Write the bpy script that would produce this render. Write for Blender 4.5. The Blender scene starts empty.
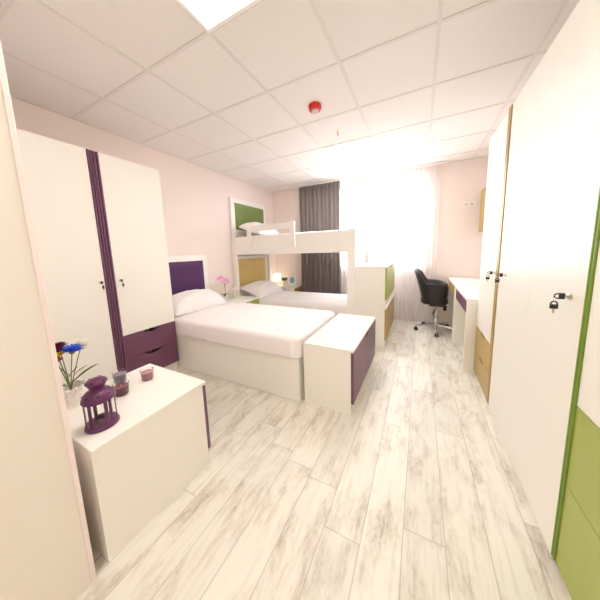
import bpy, bmesh, math, random
from mathutils import Vector, Matrix
random.seed(7)
S = bpy.context.scene
C = S.collection
PI = math.pi

# ------------------------------------------------------------------ materials
def mat(name, col, rough=0.5, metal=0.0, **kw):
    m = bpy.data.materials.new(name); m.use_nodes = True
    b = m.node_tree.nodes['Principled BSDF']
    b.inputs['Base Color'].default_value = (*col, 1)
    b.inputs['Roughness'].default_value = rough
    b.inputs['Metallic'].default_value = metal
    for k, v in kw.items():
        b.inputs[k].default_value = v
    return m

def add_noise(m, scale=(8, 8, 8), amount=0.12, bump=0.0, detail=4, bump_scale=None):
    """slight tonal variation plus optional bump"""
    nt = m.node_tree; N = nt.nodes; L = nt.links
    b = N['Principled BSDF']
    tc = N.new('ShaderNodeTexCoord'); mp = N.new('ShaderNodeMapping')
    mp.inputs['Scale'].default_value = scale
    L.new(tc.outputs['Object'], mp.inputs['Vector'])
    nz = N.new('ShaderNodeTexNoise'); nz.inputs['Detail'].default_value = detail
    nz.inputs['Scale'].default_value = 1.0
    L.new(mp.outputs['Vector'], nz.inputs['Vector'])
    base = tuple(b.inputs['Base Color'].default_value)
    mx = N.new('ShaderNodeMix'); mx.data_type = 'RGBA'
    mx.inputs['A'].default_value = tuple(c * (1 - amount) for c in base[:3]) + (1,)
    mx.inputs['B'].default_value = tuple(min(1, c * (1 + amount)) for c in base[:3]) + (1,)
    L.new(nz.outputs['Fac'], mx.inputs['Factor'])
    L.new(mx.outputs['Result'], b.inputs['Base Color'])
    if bump:
        bp = N.new('ShaderNodeBump'); bp.inputs['Strength'].default_value = bump
        bp.inputs['Distance'].default_value = 0.004
        n2 = nz
        if bump_scale:
            m2 = N.new('ShaderNodeMapping'); m2.inputs['Scale'].default_value = bump_scale
            L.new(tc.outputs['Object'], m2.inputs['Vector'])
            n2 = N.new('ShaderNodeTexNoise'); n2.inputs['Scale'].default_value = 1
            n2.inputs['Detail'].default_value = 6
            L.new(m2.outputs['Vector'], n2.inputs['Vector'])
        L.new(n2.outputs['Fac'], bp.inputs['Height']); L.new(bp.outputs['Normal'], b.inputs['Normal'])
    return m

M = {}
M['wall'] = add_noise(mat('wall_paint', (0.86, 0.765, 0.725), 0.85), (3, 3, 3), 0.015, 0.05, bump_scale=(90, 90, 90))
M['entry'] = add_noise(mat('entry_paint', (0.84, 0.79, 0.72), 0.8), (3, 3, 3), 0.015, 0.04, bump_scale=(90, 90, 90))
M['trim'] = mat('trim_paint', (0.88, 0.78, 0.75), 0.55)
M['ceil'] = add_noise(mat('ceiling_tile', (0.82, 0.785, 0.765), 0.9), (60, 60, 60), 0.03, 0.1)
M['grid'] = mat('ceiling_grid_metal', (0.74, 0.705, 0.685), 0.6)
M['white'] = add_noise(mat('white_laminate', (0.885, 0.86, 0.80), 0.38), (4, 4, 4), 0.01)
M['whitegloss'] = mat('white_lacquer', (0.90, 0.875, 0.84), 0.28)
M['purple'] = add_noise(mat('purple_laminate', (0.165, 0.062, 0.118), 0.38), (3, 40, 3), 0.06)
M['gold'] = add_noise(mat('gold_laminate', (0.46, 0.315, 0.105), 0.4), (3, 40, 3), 0.05)
M['lime'] = add_noise(mat('lime_laminate', (0.37, 0.43, 0.08), 0.38), (3, 40, 3), 0.05)
M['limedark'] = mat('lime_edge', (0.19, 0.30, 0.035), 0.45)
M['violetfab'] = add_noise(mat('violet_upholstery', (0.075, 0.014, 0.105), 0.6, **{'Sheen Weight': 0.08}), (5, 5, 5), 0.25, 0.35, bump_scale=(16, 16, 16))
M['greenfab'] = add_noise(mat('green_upholstery', (0.155, 0.225, 0.05), 0.6, **{'Sheen Weight': 0.25}), (5, 5, 5), 0.25, 0.35, bump_scale=(16, 16, 16))
M['goldfab'] = add_noise(mat('mustard_upholstery', (0.64, 0.475, 0.165), 0.6, **{'Sheen Weight': 0.2}), (5, 5, 5), 0.12, 0.3, bump_scale=(16, 16, 16))
M['linen'] = add_noise(mat('white_linen', (0.875, 0.835, 0.835), 0.9, **{'Sheen Weight': 0.15}), (5, 5, 5), 0.01, 0.45, bump_scale=(11, 7, 9))
M['black'] = mat('black_plastic', (0.015, 0.015, 0.017), 0.45)
M['leather'] = add_noise(mat('black_leather', (0.022, 0.022, 0.024), 0.42), (12, 12, 12), 0.2, 0.15, bump_scale=(80, 80, 80))
M['chrome'] = mat('chrome', (0.75, 0.75, 0.76), 0.12, 1.0)
M['steel'] = mat('nickel', (0.66, 0.62, 0.52), 0.3, 1.0)
M['lantern'] = mat('purple_enamel', (0.115, 0.022, 0.092), 0.38)
M['hole'] = mat('dark_void', (0.012, 0.006, 0.012), 0.9)
M['cream'] = mat('cream_enamel', (0.74, 0.72, 0.58), 0.45)
M['ceramic'] = mat('white_ceramic', (0.87, 0.85, 0.83), 0.3)
M['shade'] = mat('lamp_shade', (0.95, 0.92, 0.85), 0.7)
b = M['shade'].node_tree.nodes['Principled BSDF']
b.inputs['Emission Color'].default_value = (1, 0.90, 0.74, 1); b.inputs['Emission Strength'].default_value = 0.55
M['leaf'] = add_noise(mat('leaf_green', (0.07, 0.13, 0.035), 0.5), (40, 40, 40), 0.35)
M['stem'] = mat('stem_green', (0.19, 0.24, 0.07), 0.55)
M['darkstem'] = mat('orchid_stem', (0.08, 0.075, 0.05), 0.6)
M['pinkpet'] = add_noise(mat('orchid_petal', (0.80, 0.40, 0.62), 0.6), (60, 60, 60), 0.2)
M['bluepet'] = add_noise(mat('blue_petal', (0.06, 0.16, 0.72), 0.6), (90, 90, 90), 0.35)
M['whitepet'] = add_noise(mat('white_petal', (0.86, 0.84, 0.76), 0.6), (60, 60, 60), 0.06)
M['maroonpet'] = add_noise(mat('maroon_petal', (0.17, 0.012, 0.05), 0.6), (60, 60, 60), 0.3)
M['yellowpet'] = add_noise(mat('yellow_petal', (0.85, 0.55, 0.03), 0.6), (60, 60, 60), 0.2)
M['magpet'] = add_noise(mat('magenta_petal', (0.72, 0.06, 0.22), 0.6), (60, 60, 60), 0.25)
M['wax_grey'] = mat('mauve_grey_wax', (0.24, 0.205, 0.26), 0.5)
M['wax_plum'] = mat('plum_wax', (0.22, 0.055, 0.085), 0.5)
M['wax_pink'] = mat('pink_wax', (0.50, 0.21, 0.27), 0.5)
M['glass'] = mat('clear_glass', (0.97, 0.98, 0.97), 0.02, **{'Transmission Weight': 1.0, 'IOR': 1.35})
M['soil'] = mat('soil', (0.05, 0.035, 0.025), 0.9)
M['lens'] = mat('pale_lens', (0.62, 0.58, 0.56), 0.25)
M['red'] = mat('red_plastic', (0.70, 0.02, 0.015), 0.35)
M['orange'] = mat('orange_bulb', (0.85, 0.25, 0.03), 0.2)
M['pvc'] = mat('white_window_profile', (0.85, 0.86, 0.86), 0.4)
M['socket'] = mat('socket_plastic', (0.87, 0.84, 0.77), 0.35)
M['dimple'] = mat('socket_recess', (0.58, 0.54, 0.47), 0.6)
M['art'] = add_noise(mat('picture_print', (0.16, 0.40, 0.42), 0.5), (38, 38, 38), 0.55)

def emission(name, col, strength):
    m = bpy.data.materials.new(name); m.use_nodes = True
    nt = m.node_tree; nt.nodes.clear()
    e = nt.nodes.new('ShaderNodeEmission'); e.inputs[0].default_value = (*col, 1); e.inputs[1].default_value = strength
    o = nt.nodes.new('ShaderNodeOutputMaterial'); nt.links.new(e.outputs[0], o.inputs[0])
    return m
M['led'] = emission('lit_diffuser', (1.0, 0.975, 0.945), 8.0)
M['ledwarm'] = emission('added_warm_diffuser', (1.0, 0.96, 0.89), 4.8)  # glow of the two added fill panels on the entrance side

def cloth_through(name, col, transp, transl, rough=0.9):
    m = bpy.data.materials.new(name); m.use_nodes = True
    nt = m.node_tree; nt.nodes.clear(); N = nt.nodes; L = nt.links
    d = N.new('ShaderNodeBsdfDiffuse'); d.inputs[0].default_value = (*col, 1)
    t = N.new('ShaderNodeBsdfTranslucent'); t.inputs[0].default_value = (*col, 1)
    p = N.new('ShaderNodeBsdfTransparent')
    a = N.new('ShaderNodeMixShader'); a.inputs[0].default_value = transl
    L.new(d.outputs[0], a.inputs[1]); L.new(t.outputs[0], a.inputs[2])
    c = N.new('ShaderNodeMixShader'); c.inputs[0].default_value = transp
    L.new(a.outputs[0], c.inputs[1]); L.new(p.outputs[0], c.inputs[2])
    o = N.new('ShaderNodeOutputMaterial'); L.new(c.outputs[0], o.inputs[0])
    return m
M['whitepet'] = cloth_through('white_petal', (0.93, 0.915, 0.86), 0.0, 0.45)
M['sheer'] = cloth_through('sheer_voile', (0.92, 0.90, 0.905), 0.30, 0.55)
M['drape'] = cloth_through('drape_cloth', (0.27, 0.235, 0.225), 0.0, 0.12)
M['lace'] = mat('pierced_white_glaze', (0.84, 0.80, 0.73), 0.4)

def lace_material(m):
    nt = m.node_tree; N = nt.nodes; L = nt.links; b = N['Principled BSDF']
    tc = N.new('ShaderNodeTexCoord')
    v = N.new('ShaderNodeTexVoronoi'); v.inputs['Scale'].default_value = 95
    L.new(tc.outputs['Object'], v.inputs['Vector'])
    r = N.new('ShaderNodeValToRGB')
    r.color_ramp.elements[0].position = 0.30; r.color_ramp.elements[0].color = (0.70, 0.64, 0.56, 1)
    r.color_ramp.elements[1].position = 0.42; r.color_ramp.elements[1].color = (0.88, 0.85, 0.80, 1)
    L.new(v.outputs['Distance'], r.inputs[0]); L.new(r.outputs[0], b.inputs['Base Color'])
lace_material(M['lace'])

def floor_material():
    m = bpy.data.materials.new('whitewashed_planks'); m.use_nodes = True
    nt = m.node_tree; N = nt.nodes; L = nt.links; b = N['Principled BSDF']
    tc = N.new('ShaderNodeTexCoord'); sp = N.new('ShaderNodeSeparateXYZ'); L.new(tc.outputs['Object'], sp.inputs[0])
    def mth(op, a, bb=None, c=None):
        n = N.new('ShaderNodeMath'); n.operation = op
        for i, v in enumerate((a, bb, c)):
            if v is None: continue
            if isinstance(v, (int, float)): n.inputs[i].default_value = v
            else: L.new(v, n.inputs[i])
        return n.outputs[0]
    W, LEN = 0.168, 1.22
    xs = mth('DIVIDE', mth('ADD', sp.outputs[0], 0.030), W)
    row = mth('FLOOR', xs); fx = mth('FRACT', xs)
    wn = N.new('ShaderNodeTexWhiteNoise'); wn.noise_dimensions = '1D'; L.new(row, wn.inputs['W'])
    ys = mth('ADD', mth('DIVIDE', sp.outputs[1], LEN), mth('MULTIPLY', wn.outputs['Value'], 3.7))
    col = mth('FLOOR', ys); fy = mth('FRACT', ys)
    # seams
    ex = mth('MULTIPLY', mth('SUBTRACT', 0.5, mth('ABSOLUTE', mth('SUBTRACT', fx, 0.5))), W)
    ey = mth('MULTIPLY', mth('SUBTRACT', 0.5, mth('ABSOLUTE', mth('SUBTRACT', fy, 0.5))), LEN)
    e = mth('MINIMUM', ex, ey)
    seam = N.new('ShaderNodeMapRange'); seam.inputs['From Min'].default_value = 0.0008; seam.inputs['From Max'].default_value = 0.0028
    seam.inputs['To Min'].default_value = 1; seam.inputs['To Max'].default_value = 0; L.new(e, seam.inputs['Value'])
    pid = N.new('ShaderNodeCombineXYZ'); L.new(row, pid.inputs[0]); L.new(col, pid.inputs[1])
    pw = N.new('ShaderNodeTexWhiteNoise'); pw.noise_dimensions = '3D'; L.new(pid.outputs[0], pw.inputs['Vector'])
    off = N.new('ShaderNodeVectorMath'); off.operation = 'MULTIPLY_ADD'
    L.new(pw.outputs['Color'], off.inputs[0]); off.inputs[1].default_value = (31, 17, 9); L.new(tc.outputs['Object'], off.inputs[2])
    def noise(scale, detail, rough=0.6, dist=0.0):
        mp = N.new('ShaderNodeMapping'); mp.inputs['Scale'].default_value = scale; L.new(off.outputs[0], mp.inputs['Vector'])
        n = N.new('ShaderNodeTexNoise'); n.inputs['Scale'].default_value = 1; n.inputs['Detail'].default_value = detail
        n.inputs['Roughness'].default_value = rough; n.inputs['Distortion'].default_value = dist
        L.new(mp.outputs['Vector'], n.inputs['Vector']); return n.outputs['Fac']
    grain = noise((55, 3.2, 1), 6, 0.65, 0.4)
    patch = noise((10, 3.6, 1), 6, 0.66, 0.3)
    fleck = noise((70, 26, 1), 5, 0.75)
    def ramp(src, p0, p1):
        r = N.new('ShaderNodeMapRange'); r.inputs['From Min'].default_value = p0; r.inputs['From Max'].default_value = p1
        L.new(src, r.inputs['Value']); return r.outputs['Result']
    stain = mth('MULTIPLY', ramp(patch, 0.47, 0.70), mth('MULTIPLY_ADD', ramp(fleck, 0.36, 0.62), 0.75, 0.25))
    dirt = mth('MINIMUM', mth('ADD', mth('MULTIPLY', stain, 0.95), mth('MULTIPLY', ramp(grain, 0.50, 0.78), 0.45)), 1.0)
    mx = N.new('ShaderNodeMix'); mx.data_type = 'RGBA'; L.new(dirt, mx.inputs['Factor'])
    mx.inputs['A'].default_value = (0.80, 0.765, 0.685, 1); mx.inputs['B'].default_value = (0.43, 0.355, 0.275, 1)
    hs = N.new('ShaderNodeHueSaturation'); L.new(mx.outputs['Result'], hs.inputs['Color'])
    L.new(mth('MULTIPLY_ADD', pw.outputs['Value'], 0.13, 0.92), hs.inputs['Value'])
    m2 = N.new('ShaderNodeMix'); m2.data_type = 'RGBA'; L.new(mth('MULTIPLY', seam.outputs['Result'], 0.6), m2.inputs['Factor'])
    L.new(hs.outputs['Color'], m2.inputs['A']); m2.inputs['B'].default_value = (0.33, 0.30, 0.25, 1)
    L.new(m2.outputs['Result'], b.inputs['Base Color'])
    b.inputs['Roughness'].default_value = 0.42
    bp = N.new('ShaderNodeBump'); bp.inputs['Strength'].default_value = 0.25; bp.inputs['Distance'].default_value = 0.002
    L.new(mth('SUBTRACT', 1.0, seam.outputs['Result']), bp.inputs['Height']); L.new(bp.outputs['Normal'], b.inputs['Normal'])
    return m
M['floor'] = floor_material()

# ------------------------------------------------------------------ mesh helper
class MB:
    def __init__(s): s.bm = bmesh.new()
    def box(s, x0, x1, y0, y1, z0, z1, bev=0.0, seg=1):
        t = bmesh.new()
        bmesh.ops.create_cube(t, size=1)
        for v in t.verts:
            v.co = Vector(((x0 + x1) / 2 + v.co.x * (x1 - x0), (y0 + y1) / 2 + v.co.y * (y1 - y0), (z0 + z1) / 2 + v.co.z * (z1 - z0)))
        if bev: bmesh.ops.bevel(t, geom=t.edges[:], offset=bev, segments=seg, affect='EDGES', profile=0.5)
        s._merge(t); return s
    def _merge(s, t):
        me = bpy.data.meshes.new('tmp'); t.to_mesh(me); t.free(); s.bm.from_mesh(me); bpy.data.meshes.remove(me)
    def grid(s, P, closed_u=False, closed_v=False):
        """P[i][j] vectors"""
        V = [[s.bm.verts.new(p) for p in r] for r in P]
        n, m = len(V), len(V[0])
        for i in range(n if closed_u else n - 1):
            for j in range(m if closed_v else m - 1):
                try: s.bm.faces.new((V[i][j], V[(i + 1) % n][j], V[(i + 1) % n][(j + 1) % m], V[i][(j + 1) % m]))
                except ValueError: pass
        return V
    def lathe(s, prof, c=(0, 0, 0), seg=24, sx=1, sy=1, cap=True):
        P = [[Vector((c[0] + sx * r * math.cos(2 * PI * k / seg), c[1] + sy * r * math.sin(2 * PI * k / seg), c[2] + z)) for k in range(seg)] for r, z in prof]
        V = s.grid(P, closed_v=True)
        if cap:
            if prof[0][0] > 1e-5: s.bm.faces.new(V[0][::-1])
            if prof[-1][0] > 1e-5: s.bm.faces.new(V[-1])
        return s
    def tube(s, pts, r, seg=8, cap=True):
        pts = [Vector(p) for p in pts]
        rs = r if isinstance(r, (list, tuple)) else [r] * len(pts)
        P = []; up = Vector((0, 0, 1))
        for i, p in enumerate(pts):
            d = (pts[min(i + 1, len(pts) - 1)] - pts[max(i - 1, 0)]).normalized()
            a = d.cross(up)
            if a.length < 1e-3: a = d.cross(Vector((1, 0, 0)))
            a.normalize(); bb = a.cross(d)
            P.append([p + (a * math.cos(2 * PI * k / seg) + bb * math.sin(2 * PI * k / seg)) * rs[i] for k in range(seg)])
        V = s.grid(P, closed_v=True)
        if cap:
            s.bm.faces.new(V[0][::-1]); s.bm.faces.new(V[-1])
        return s
    def prism(s, poly, fn, t0, t1):
        """poly in 2D (a,b) -> fn(a,b,t) ; extruded between t0 and t1"""
        A = [s.bm.verts.new(fn(a, b_, t0)) for a, b_ in poly]; B = [s.bm.verts.new(fn(a, b_, t1)) for a, b_ in poly]
        n = len(poly)
        s.bm.faces.new(A[::-1]); s.bm.faces.new(B)
        for i in range(n): s.bm.faces.new((A[i], A[(i + 1) % n], B[(i + 1) % n], B[i]))
        return s
    def ball(s, c, r, sub=2, sc=(1, 1, 1)):
        t = bmesh.new(); bmesh.ops.create_icosphere(t, subdivisions=sub, radius=1)
        for v in t.verts: v.co = Vector(c) + Vector((v.co.x * r * sc[0], v.co.y * r * sc[1], v.co.z * r * sc[2]))
        s._merge(t); return s
    def build(s, name, material, parent=None, local=False, smooth=True, angle=35):
        bmesh.ops.recalc_face_normals(s.bm, faces=s.bm.faces[:])
        if parent is not None and not local:
            r = parent
            while r.parent: r = r.parent
            for v in s.bm.verts: v.co -= r.location
        me = bpy.data.meshes.new(name); s.bm.to_mesh(me); s.bm.free()
        for mm in (material if isinstance(material, list) else [material]): me.materials.append(mm)
        if smooth:
            me.polygons.foreach_set('use_smooth', [True] * len(me.polygons))
            me.set_sharp_from_angle(angle=math.radians(angle))
        o = bpy.data.objects.new(name, me); C.objects.link(o)
        if parent is not None: o.parent = parent
        return o

def tag(o, label, cat, group=None, kind=None):
    o['label'] = label; o['category'] = cat
    if group: o['group'] = group
    if kind: o['kind'] = kind
    return o
def thing(name, label, cat, loc, group=None, rz=0):
    o = bpy.data.objects.new(name, None); C.objects.link(o); o.location = loc; o.rotation_euler = (0, 0, rz)
    o.empty_display_size = 0.05
    return tag(o, label, cat, group)
def struct(name, mb, m, parent=None, label=None):
    o = mb.build(name, m, parent)
    if parent is None: o['kind'] = 'structure'
    if label: o['label'] = label
    return o
def lab(o, text): o['label'] = text; return o
def copy_thing(o, loc, label, group=None, rz=None):
    r = o.copy(); C.objects.link(r); r.location = loc; r['label'] = label
    if rz is not None: r.rotation_euler = (0, 0, rz)
    if group: r['group'] = group
    for ch in list(o.children):
        c = ch.copy(); C.objects.link(c); c.parent = r
        for g in list(ch.children):
            d = g.copy(); C.objects.link(d); d.parent = c
    return r

# ------------------------------------------------------------------ room
XL, XR, YB, H = -2.93, 1.06, 4.50, 2.585
YE, XE = 0.30, -1.135            # entry corner
YR = -1.6
struct('floor', MB().box(XL - .1, XR + .1, YR - .1, YB + .25, -.1, 0), M['floor'])
ce = struct('ceiling', MB().box(XL - .1, XR + .1, YR - .1, YB + .25, H, H + .1), M['ceil'])
g = MB()
GX = [-2.348 + .6 * i for i in range(6)]
GY = [1.758 + .6 * i for i in range(-6, 5)]
for x in GX: g.box(x - .012, x + .012, YR, YB, H - .004, H + .001)
for y in GY: g.box(XL, XR, y - .012, y + .012, H - .0035, H + .001)
g.box(XL, XL + .022, YE, YB, H - .004, H + .001); g.box(XL, XR, YB - .022, YB, H - .004, H + .001); g.box(XR - .022, XR, YR, YB, H - .004, H + .001)
go = g.build('ceiling_grid', M['grid'], None); go.parent = ce
struct('wall_left', MB().box(XL - .1, XL, YE - .1, YB + .25, 0, H), M['wall'])
struct('wall_right', MB().box(XR, XR + .1, YR - .1, YB + .25, 0, H), M['wall'])
# window wall with its opening
WX0, WX1, WZ0, WZ1 = -1.86, 0.02, 1.0, 2.46
wb = MB(); wb.box(XL, WX0, YB, YB + .22, 0, H); wb.box(WX1, XR, YB, YB + .22, 0, H)
wb.box(WX0, WX1, YB, YB + .22, 0, WZ0); wb.box(WX0, WX1, YB, YB + .22, WZ1, H)
struct('wall_back', wb, M['wall'])
struct('wall_front', MB().box(XL, XE - .1, YE - .1, YE, 0, H), M['wall'])
struct('wall_entry', MB().box(XE - .1, XE, YR, YE - .012, 0, H), M['entry'])
struct('wall_rear', MB().box(XE - .1, XR, YR - .1, YR, 0, H), M['entry'])
tr = MB(); tr.box(XE - .1, XE + .004, YE - .012, YE + .004, 0, H, .002)
struct('trim_1', tr, M['trim'])

w1 = MB(); f = .06
for (a, b_, c, d) in ((WX0, WX1, WZ0, WZ0 + f), (WX0, WX1, WZ1 - f, WZ1), (WX0, WX0 + f, WZ0 + f, WZ1 - f), (WX1 - f, WX1, WZ0 + f, WZ1 - f), ((WX0 + WX1) / 2 - .045, (WX0 + WX1) / 2 + .045, WZ0 + f, WZ1 - f)):
    w1.box(a, b_, YB + .10, YB + .16, c, d, .004)
wo = struct('window_1', w1, M['pvc'])
gl = bpy.data.materials.new('window_glass'); gl.use_nodes = True; nt = gl.node_tree; nt.nodes.clear()
a_ = nt.nodes.new('ShaderNodeBsdfTransparent'); b_ = nt.nodes.new('ShaderNodeBsdfGlossy'); b_.inputs['Roughness'].default_value = 0.02
mxs = nt.nodes.new('ShaderNodeMixShader'); mxs.inputs[0].default_value = 0.06; oo = nt.nodes.new('ShaderNodeOutputMaterial')
nt.links.new(a_.outputs[0], mxs.inputs[1]); nt.links.new(b_.outputs[0], mxs.inputs[2]); nt.links.new(mxs.outputs[0], oo.inputs[0])
for (x0, x1) in ((WX0 + f, (WX0 + WX1) / 2 - .045), ((WX0 + WX1) / 2 + .045, WX1 - f)):
    MB().box(x0, x1, YB + .126, YB + .132, WZ0 + f, WZ1 - f).build('glass', gl, wo)
MB().box(WX0 - .03, WX1 + .03, YB - .015, YB + .10, WZ0 - .025, WZ0, .003).build('window_sill', M['pvc'], wo)

# ------------------------------------------------------------------ ceiling fittings
def panel_light(x, y, label, m):
    t = thing('ceiling_light', label, 'ceiling light', (x, y, H - .012), 'recessed ceiling panels')
    h = .297
    fr = MB()
    for (a, b_, c, d) in ((-h, h, -h, -h + .02), (-h, h, h - .02, h), (-h, -h + .02, -h + .02, h - .02), (h - .02, h, -h + .02, h - .02)):
        fr.box(a, b_, c, d, 0, .0115)
    fr.build('frame', M['whitegloss'], t, local=True)
    MB().box(-h + .021, h - .021, -h + .021, h - .021, .002, .009).build('diffuser', m, t, local=True)
    return t
panel_light(GX[2] + .3, GY[8] + .3, 'lit square ceiling panel between the sprinkler and the window', M['led'])
panel_light(GX[2] + .3, GY[4] + .3, 'added square fill panel in front of the red alarm, nearer the entrance', M['ledwarm'])  # added to give the entrance side warm front light
panel_light(0.0, -0.75, 'added square fill panel over the entrance, behind the viewpoint', M['ledwarm'])  # unseen panel, added for warm light from the corridor

t = thing('fire_alarm', 'red round fire alarm with a pale domed lens under the ceiling', 'fire alarm', (-.885, 2.115, H - .062))
MB().lathe([(.036, .018), (.050, .020), (.054, .026), (.056, .061)], seg=32).build('base', M['red'], t, local=True)
o = MB().lathe([(.0, 0), (.016, .001), (.028, .006), (.034, .0175)], seg=28).build('lens', M['lens'], t, local=True); lab(o, 'pale grey domed lens')
for k in range(10):
    a = 2 * PI * k / 10
    MB().tube([(.0535 * math.cos(a), .0535 * math.sin(a), .030), (.0555 * math.cos(a), .0555 * math.sin(a), .052)], .0028, 6).build('slot', M['hole'], t, local=True)

t = thing('sprinkler', 'small ceiling sprinkler with an orange bulb in front of the lit panel', 'sprinkler', (-.85, 2.66, H - .05))
MB().lathe([(.034, .044), (.036, .049), (.03, .0495)], seg=24).build('cover_plate', M['ceramic'], t, local=True)
MB().lathe([(.009, .036), (.012, .0438)], seg=16).build('body', M['chrome'], t, local=True)
MB().lathe([(.003, .006), (.006, .012), (.006, .03), (.003, .0358)], seg=12).build('bulb', M['orange'], t, local=True)
MB().lathe([(.008, .0), (.008, .002), (.003, .0058)], seg=16).build('deflector', M['chrome'], t, local=True)

# ------------------------------------------------------------------ curtains
def wavy(x0, x1, y, z0, z1, period, amp, seed, nz=14, irregular=0.35, per=10):
    rnd = random.Random(seed); n = int((x1 - x0) / period * per)
    ph = [rnd.uniform(-1, 1) for _ in range(n // per + 3)]
    P = []
    for i in range(n + 1):
        x = x0 + (x1 - x0) * i / n; k = (x - x0) / period; q = int(k); u = k - q
        w = ph[q] * (1 - u) + ph[q + 1] * u
        row = []
        for j in range(nz + 1):
            s = j / nz; z = z0 + (z1 - z0) * s
            a = amp * (1 - .45 * s) * (1 + .4 * w)
            row.append(Vector((x + irregular * period * .25 * math.sin(3.1 * z + 5 * w) * (1 - s), y + a * math.sin(2 * PI * k + irregular * 2.2 * w + .5 * (1 - s) * w), z)))
        P.append(row)
    mb = MB(); mb.grid(P); return mb
o = wavy(-2.21, -1.37, 4.375, .012, H - .03, .085, .034, 3).build('drape', M['drape'], None, angle=80)
sm = o.modifiers.new('thick', 'SOLIDIFY'); sm.thickness = .003
tag(o, 'floor-length grey brown pleated drape gathered beside the bunk bed', 'curtain')
o = wavy(-1.95, .24, 4.44, .012, H - .03, .075, .017, 8, per=8).build('sheer_curtain', M['sheer'], None, angle=80)
tag(o, 'floor-length sheer white curtain across the bright window', 'curtain')
o = MB().box(-2.45, .32, 4.36, 4.455, H - .016, H - .0045, .002).build('curtain_track', M['whitegloss'], None)
tag(o, 'white ceiling curtain track above the window', 'curtain track')

# ------------------------------------------------------------------ furniture helpers
def notch_poly(a0, a1, b0, b1, nc=None, nw=.12, nd=.02):
    """panel outline a0..a1 x b0..b1 with a crescent grip cut into the top edge at nc"""
    if nc is None: return [(a0, b0), (a1, b0), (a1, b1), (a0, b1)]
    P = [(a0, b0), (a1, b0), (a1, b1)]
    for k in range(11):
        u = 1 - 2 * k / 10
        P.append((nc + u * nw / 2, b1 - nd * (1 - abs(u) ** 2.2)))
    P.append((a0, b1)); return P
FX = lambda a, b_, t: Vector((t, a, b_))      # panel facing +-x : a = y, b = z
FY = lambda a, b_, t: Vector((a, t, b_))      # panel facing +-y : a = x, b = z
def panel(fn, a0, a1, b0, b1, t0, t1, nc=None, nw=.12, nd=.02):
    return MB().prism(notch_poly(a0, a1, b0, b1, nc, nw, nd), fn, t0, t1)
def shell(mb, x0, x1, y0, y1, z0, z1, open_side, th=.018):
    """hollow carcass: five panels, open on one side ('+x','-x','+y')"""
    mb.box(x0, x1, y0, y1, z0, z0 + th); mb.box(x0, x1, y0, y1, z1 - th, z1)
    if open_side in '+x-x':
        mb.box(x0, x1, y0, y0 + th, z0 + th, z1 - th); mb.box(x0, x1, y1 - th, y1, z0 + th, z1 - th)
        if open_side == '+x': mb.box(x0, x0 + th, y0 + th, y1 - th, z0 + th, z1 - th)
        else: mb.box(x1 - th, x1, y0 + th, y1 - th, z0 + th, z1 - th)
    else:
        mb.box(x0, x0 + th, y0, y1, z0 + th, z1 - th); mb.box(x1 - th, x1, y0, y1, z0 + th, z1 - th)
        mb.box(x0 + th, x1 - th, y0, y0 + th, z0 + th, z1 - th)
    return mb

def key_set(loc, dirx, label, spin=0.0):
    """key in a lock, sticking out along dirx, a second one hanging from its bow"""
    t = thing('key_set', label, 'keys', loc, 'keys in the wardrobe locks')
    def bow(mb, c, axis, s):
        # flat bow with a hole: ring part plus block, in the plane of axis and z
        pass
    k = MB(); k.box(0 if dirx > 0 else -.017, .017 if dirx > 0 else 0, -.0012, .0012, -.004, .004)
    ko = k.build('key', M['steel'], t, local=True)
    mb = MB(); d = dirx
    pl = [(d * .009, -.0115), (d * .025, -.0115), (d * .025, .0115), (d * .009, .0115)]
    mb.prism(pl, lambda a, b_, tt: Vector((a, tt, b_)), -.003, .003)
    mb.tube([(d * (.0245 + .0135 * math.sin(PI * i / 12)), 0, .0095 * math.cos(PI * i / 12)) for i in range(13)], .0026, 8)
    mb.build('bow', M['black'], ko, local=True)
    cx = d * .036
    rg = MB(); rg.tube([(cx + .0015 * math.sin(2 * PI * i / 16), .007 * math.cos(2 * PI * i / 16), -.012 + .010 * math.sin(2 * PI * i / 16)) for i in range(17)], .0008, 6)
    rg.build('ring', M['steel'], t, local=True)
    k2 = MB(); k2.box(cx - .0035, cx + .0035, -.0012, .0012, -.068, -.050)
    k2o = k2.build('key', M['steel'], t, local=True)
    mb = MB(); mb.prism([(cx - .0115, -.051), (cx + .0115, -.051), (cx + .0115, -.034), (cx - .0115, -.034)], lambda a, b_, tt: Vector((a, tt, b_)), -.003, .003)
    mb.tube([(cx + .0095 * math.cos(PI * i / 12), 0, -.034 + .0125 * math.sin(PI * i / 12)) for i in range(13)], .0026, 8)
    mb.build('bow', M['black'], k2o, local=True)
    return t
def lock(x, y, z, d, parent):
    mb = MB()
    P = [[Vector((x + d * h, y + r * math.cos(2 * PI * k / 18), z + r * math.sin(2 * PI * k / 18))) for k in range(18)] for r, h in ((.0115, 0), (.0115, .005), (.009, .0065))]
    V = mb.grid(P, closed_v=True); mb.bm.faces.new(V[0]); mb.bm.faces.new(V[-1])
    return mb.build('lock', M['steel'], parent)

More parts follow.
